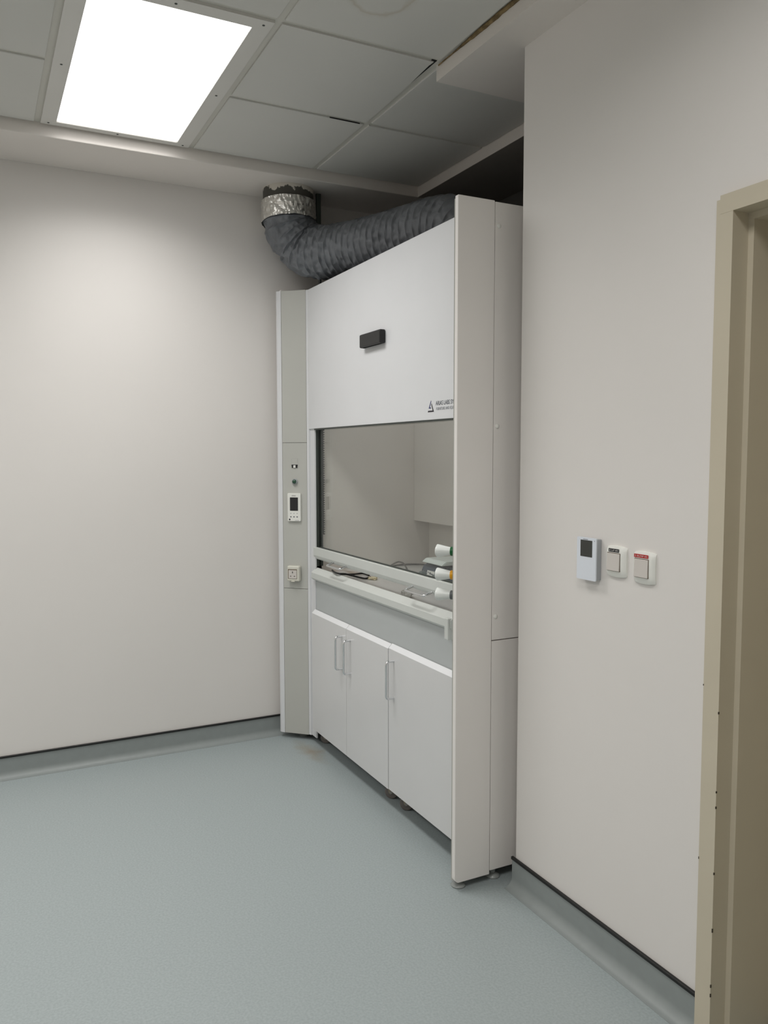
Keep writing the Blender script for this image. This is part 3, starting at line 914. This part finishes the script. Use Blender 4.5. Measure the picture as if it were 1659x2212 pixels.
bm = bmesh.new(); tube(bm, pts, .0045, 10)
tag(part('black_cable', bm, M['cable_black'], smooth=True), 'short black cable coiled on the hood sill under the left sash handle', 'cable')

def scrap(name, c, sx, sy, sz, m, label, seed):
    bm = bmesh.new()
    bmesh.ops.create_icosphere(bm, subdivisions=3, radius=1)
    for v in bm.verts:
        k = 1 + .55 * noise.noise(v.co * 1.7 + V((seed, 0, 0)))
        v.co = V((v.co.x * sx * k, v.co.y * sy * k, max(-.6, v.co.z) * sz * k))
    zmin = min(v.co.z for v in bm.verts)
    for v in bm.verts: v.co += V((c[0], c[1], c[2] - zmin))
    return tag(part(name, bm, m), label, 'scrap')
scrap('paper_scrap', (.600, .060, WT + .0005), .034, .020, .007, M['scrap'], 'crumpled beige scrap lying by the end of the black cable', 3)
scrap('plastic_scrap', (1.098, -.022, WT + .0005), .036, .020, .016, M['scrap2'], 'small clear crumpled scrap under the right sash handle', 7)

# ------------------------------------------------------------------ wall controls
t = thing('thermostat', (2.21, 0, 1.19), 'silver wall thermostat with dark screen, left of the two switches', 'thermostat')
bm = bmesh.new(); box(bm, 2.172, 2.250, -.019, .001, 1.131, 1.251, .002, 1)
part('body', bm, M['silver_side'], t)
bm = bmesh.new(); prism(bm, rrect(.083, .126, .003), 'z', .0185, .0225, basis((2.2095, 0, 1.191), (1, 0, 0), (0, 0, 1), (0, -1, 0)))
fc = part('front_cover', bm, M['silver_face'], t)
bm = bmesh.new(); prism(bm, rrect(.051, .049, .0005), 'z', .0226, .0230, basis((2.2095, 0, 1.2215), (1, 0, 0), (0, 0, 1), (0, -1, 0)))
part('screen', bm, M['screen_green'], fc)
bm = bmesh.new(); prism(bm, [(-.010, -.001), (.010, -.001), (.010, .001), (-.010, .001)], 'z', .0226, .0228, basis((2.2055, 0, 1.2485), (1, 0, 0), (0, 0, 1), (0, -1, 0)))
part('printed_line', bm, M['ink_grey'], fc)
bm = bmesh.new(); prism(bm, rrect(.002, .003, .0005), 'z', .0226, .0228, basis((2.2445, 0, 1.246), (1, 0, 0), (0, 0, 1), (0, -1, 0)))
part('sensor_mark', bm, M['ink_grey'], fc)

def switch(cx, cz, tape, word, tx, tw, label):
    t = thing('light_switch', (cx, 0, cz), label, 'light switch', 'rocker switches on the right wall')
    bm = bmesh.new()
    # plate bowed at top and bottom: thick in the middle, thin at the ends, rounded ends
    w, h = .080, .086; nx, nz = 14, 14
    F = []; Bk = []
    for j in range(nz + 1):
        v = -1 + 2 * j / nz; rf = []; rb = []
        for i in range(nx + 1):
            u = -1 + 2 * i / nx
            zz = cz + v * h / 2 + (.004 * (1 - u * u) * (1 if v > 0 else -1) * abs(v) ** 3 - .002 * (1 if v > 0 else -1) * abs(v) ** 3)
            xx = cx + u * w / 2 * (1 - .0 * abs(v))
            dep = .0125 - .006 * abs(v) ** 5 - .007 * abs(u) ** 8
            rf.append(bm.verts.new((xx, -dep, zz))); rb.append(bm.verts.new((xx, 0, zz)))
        F.append(rf); Bk.append(rb)
    for j in range(nz):
        for i in range(nx):
            bm.faces.new((F[j][i], F[j][i + 1], F[j + 1][i + 1], F[j + 1][i]))
            bm.faces.new((Bk[j][i], Bk[j + 1][i], Bk[j + 1][i + 1], Bk[j][i + 1]))
    for j in range(nz):
        bm.faces.new((F[j][0], F[j + 1][0], Bk[j + 1][0], Bk[j][0])); bm.faces.new((F[j][nx], Bk[j][nx], Bk[j + 1][nx], F[j + 1][nx]))
    for i in range(nx):
        bm.faces.new((F[0][i], Bk[0][i], Bk[0][i + 1], F[0][i + 1])); bm.faces.new((F[nz][i], F[nz][i + 1], Bk[nz][i + 1], Bk[nz][i]))
    pl = part('plate', bm, M['plastic_white'], t, smooth=True)
    WM = lambda x, z, d=0: basis((x, -d, z), (1, 0, 0), (0, 0, 1), (0, -1, 0))
    bm = bmesh.new(); prism(bm, rrect(.0525, .0525, .002), 'z', .0118, .0130, WM(cx - .003, cz - .0015))
    rc = part('rocker_gap', bm, M['amber_gap'], t)
    bm = bmesh.new(); prism(bm, [(cz - .0265, -.0128), (cz - .0265, -.0165), (cz + .0235, -.0142), (cz + .0235, -.0128)][::-1], 'x', cx - .0282, cx + .0222)
    bm.free(); bm = bmesh.new()
    prism(bm, [(-.0128, cz - .0265), (-.0170, cz - .0265), (-.0145, cz + .0232), (-.0128, cz + .0232)], 'x', cx - .0282, cx + .0222)
    bmesh.ops.bevel(bm, geom=bm.edges[:], offset=.0008, segments=1, affect='EDGES')
    part('rocker', bm, M['rocker'], t)
    tz = cz + .0318
    bm = bmesh.new(); prism(bm, [(-tw / 2, -.0046), (tw / 2, -.0046), (tw / 2, .0046), (-tw / 2, .0046)], 'z', .0120, .0131, WM(cx + tx, tz))
    tp = part('label_tape', bm, M[tape], t, label='embossed black label tape' if tape == 'tape_black' else 'embossed red label tape')
    part('lettering', text_bm(word, .0058, WM(cx + tx - tw / 2 + .0025, tz - .0020, .0131), fit=tw - .006, extrude=.0002), M['ink_white'], tp)
    return t
switch(2.3165, 1.1945, 'tape_black', '2 LP 01', -.003, .041, 'white rocker switch with a black label strip, beside the thermostat')
switch(2.4245, 1.1900, 'tape_red', '2 ELMP 01', -.005, .052, 'white rocker switch with a red label strip, nearest the door frame')

# ------------------------------------------------------------------ light
def area(x, y, z, sx, sy, power, spread=140, col=(1, .985, .965)):
    l = bpy.data.lights.new('panel_and_fill_lamp', 'AREA'); l.shape = 'RECTANGLE'; l.size = sx; l.size_y = sy
    l.energy = power; l.color = col; l.spread = math.radians(spread)
    o = bpy.data.objects.new('panel_and_fill_lamp', l); C.objects.link(o); o.location = (x, y, z)
    return o
area((ex0 + ex1) / 2, (ey0 + ey1) / 2, ZC - .004, ex1 - ex0, ey1 - ey0, 14.5)
area(3.3, -1.05, ZC - .01, 1.05, .5, 14.0, 158)  # unseen ceiling light added to brighten side panel and right wall
area(3.3, -2.85, ZC - .01, 1.05, .5, 25.0, 152)  # added out of view, sends low light at the hood front and inside
area(.96, -2.85, ZC - .01, 1.05, .5, 17.0)  # another unseen light, added to lift the walls
area(.92, .12, 2.17, 1.1, .12, 1.6, 160)          # fill light added inside the hood to brighten liner and worktop

w = bpy.data.worlds.new('room_world'); bpy.context.scene.world = w
w.use_nodes = True
w.node_tree.nodes['Background'].inputs[0].default_value = (.5, .5, .5, 1)
w.node_tree.nodes['Background'].inputs[1].default_value = 0.05

# ------------------------------------------------------------------ camera
cam = bpy.data.cameras.new('camera'); co = bpy.data.objects.new('camera', cam); C.objects.link(co)
cam.sensor_fit = 'HORIZONTAL'; cam.sensor_width = 36.0
cam.lens = 1744.70 * 36.0 / 1659.0
cam.clip_start = .05
yaw, pitch, roll = (math.radians(a) for a in (-63.16752, -4.09773, -.05682))
cy, sy, cpp, spp = math.cos(yaw), math.sin(yaw), math.cos(pitch), math.sin(pitch)
fw = V((sy * cpp, cy * cpp, spp)); rt = V((cy, -sy, 0)); upv = rt.cross(fw)
r2 = rt * math.cos(roll) + upv * math.sin(roll); u2 = upv * math.cos(roll) - rt * math.sin(roll)
co.matrix_world = basis((4.057, -1.627, 1.5), r2, u2, -fw)
bpy.context.scene.camera = co

sc = bpy.context.scene
sc.view_settings.view_transform = 'Standard'
sc.view_settings.look = 'None'
sc.view_settings.exposure = 0.0
try:
    sc.cycles.use_denoising = True
    sc.cycles.max_bounces = 10; sc.cycles.diffuse_bounces = 6; sc.cycles.transparent_max_bounces = 12
    sc.cycles.sample_clamp_indirect = 8.0
except Exception:
    pass
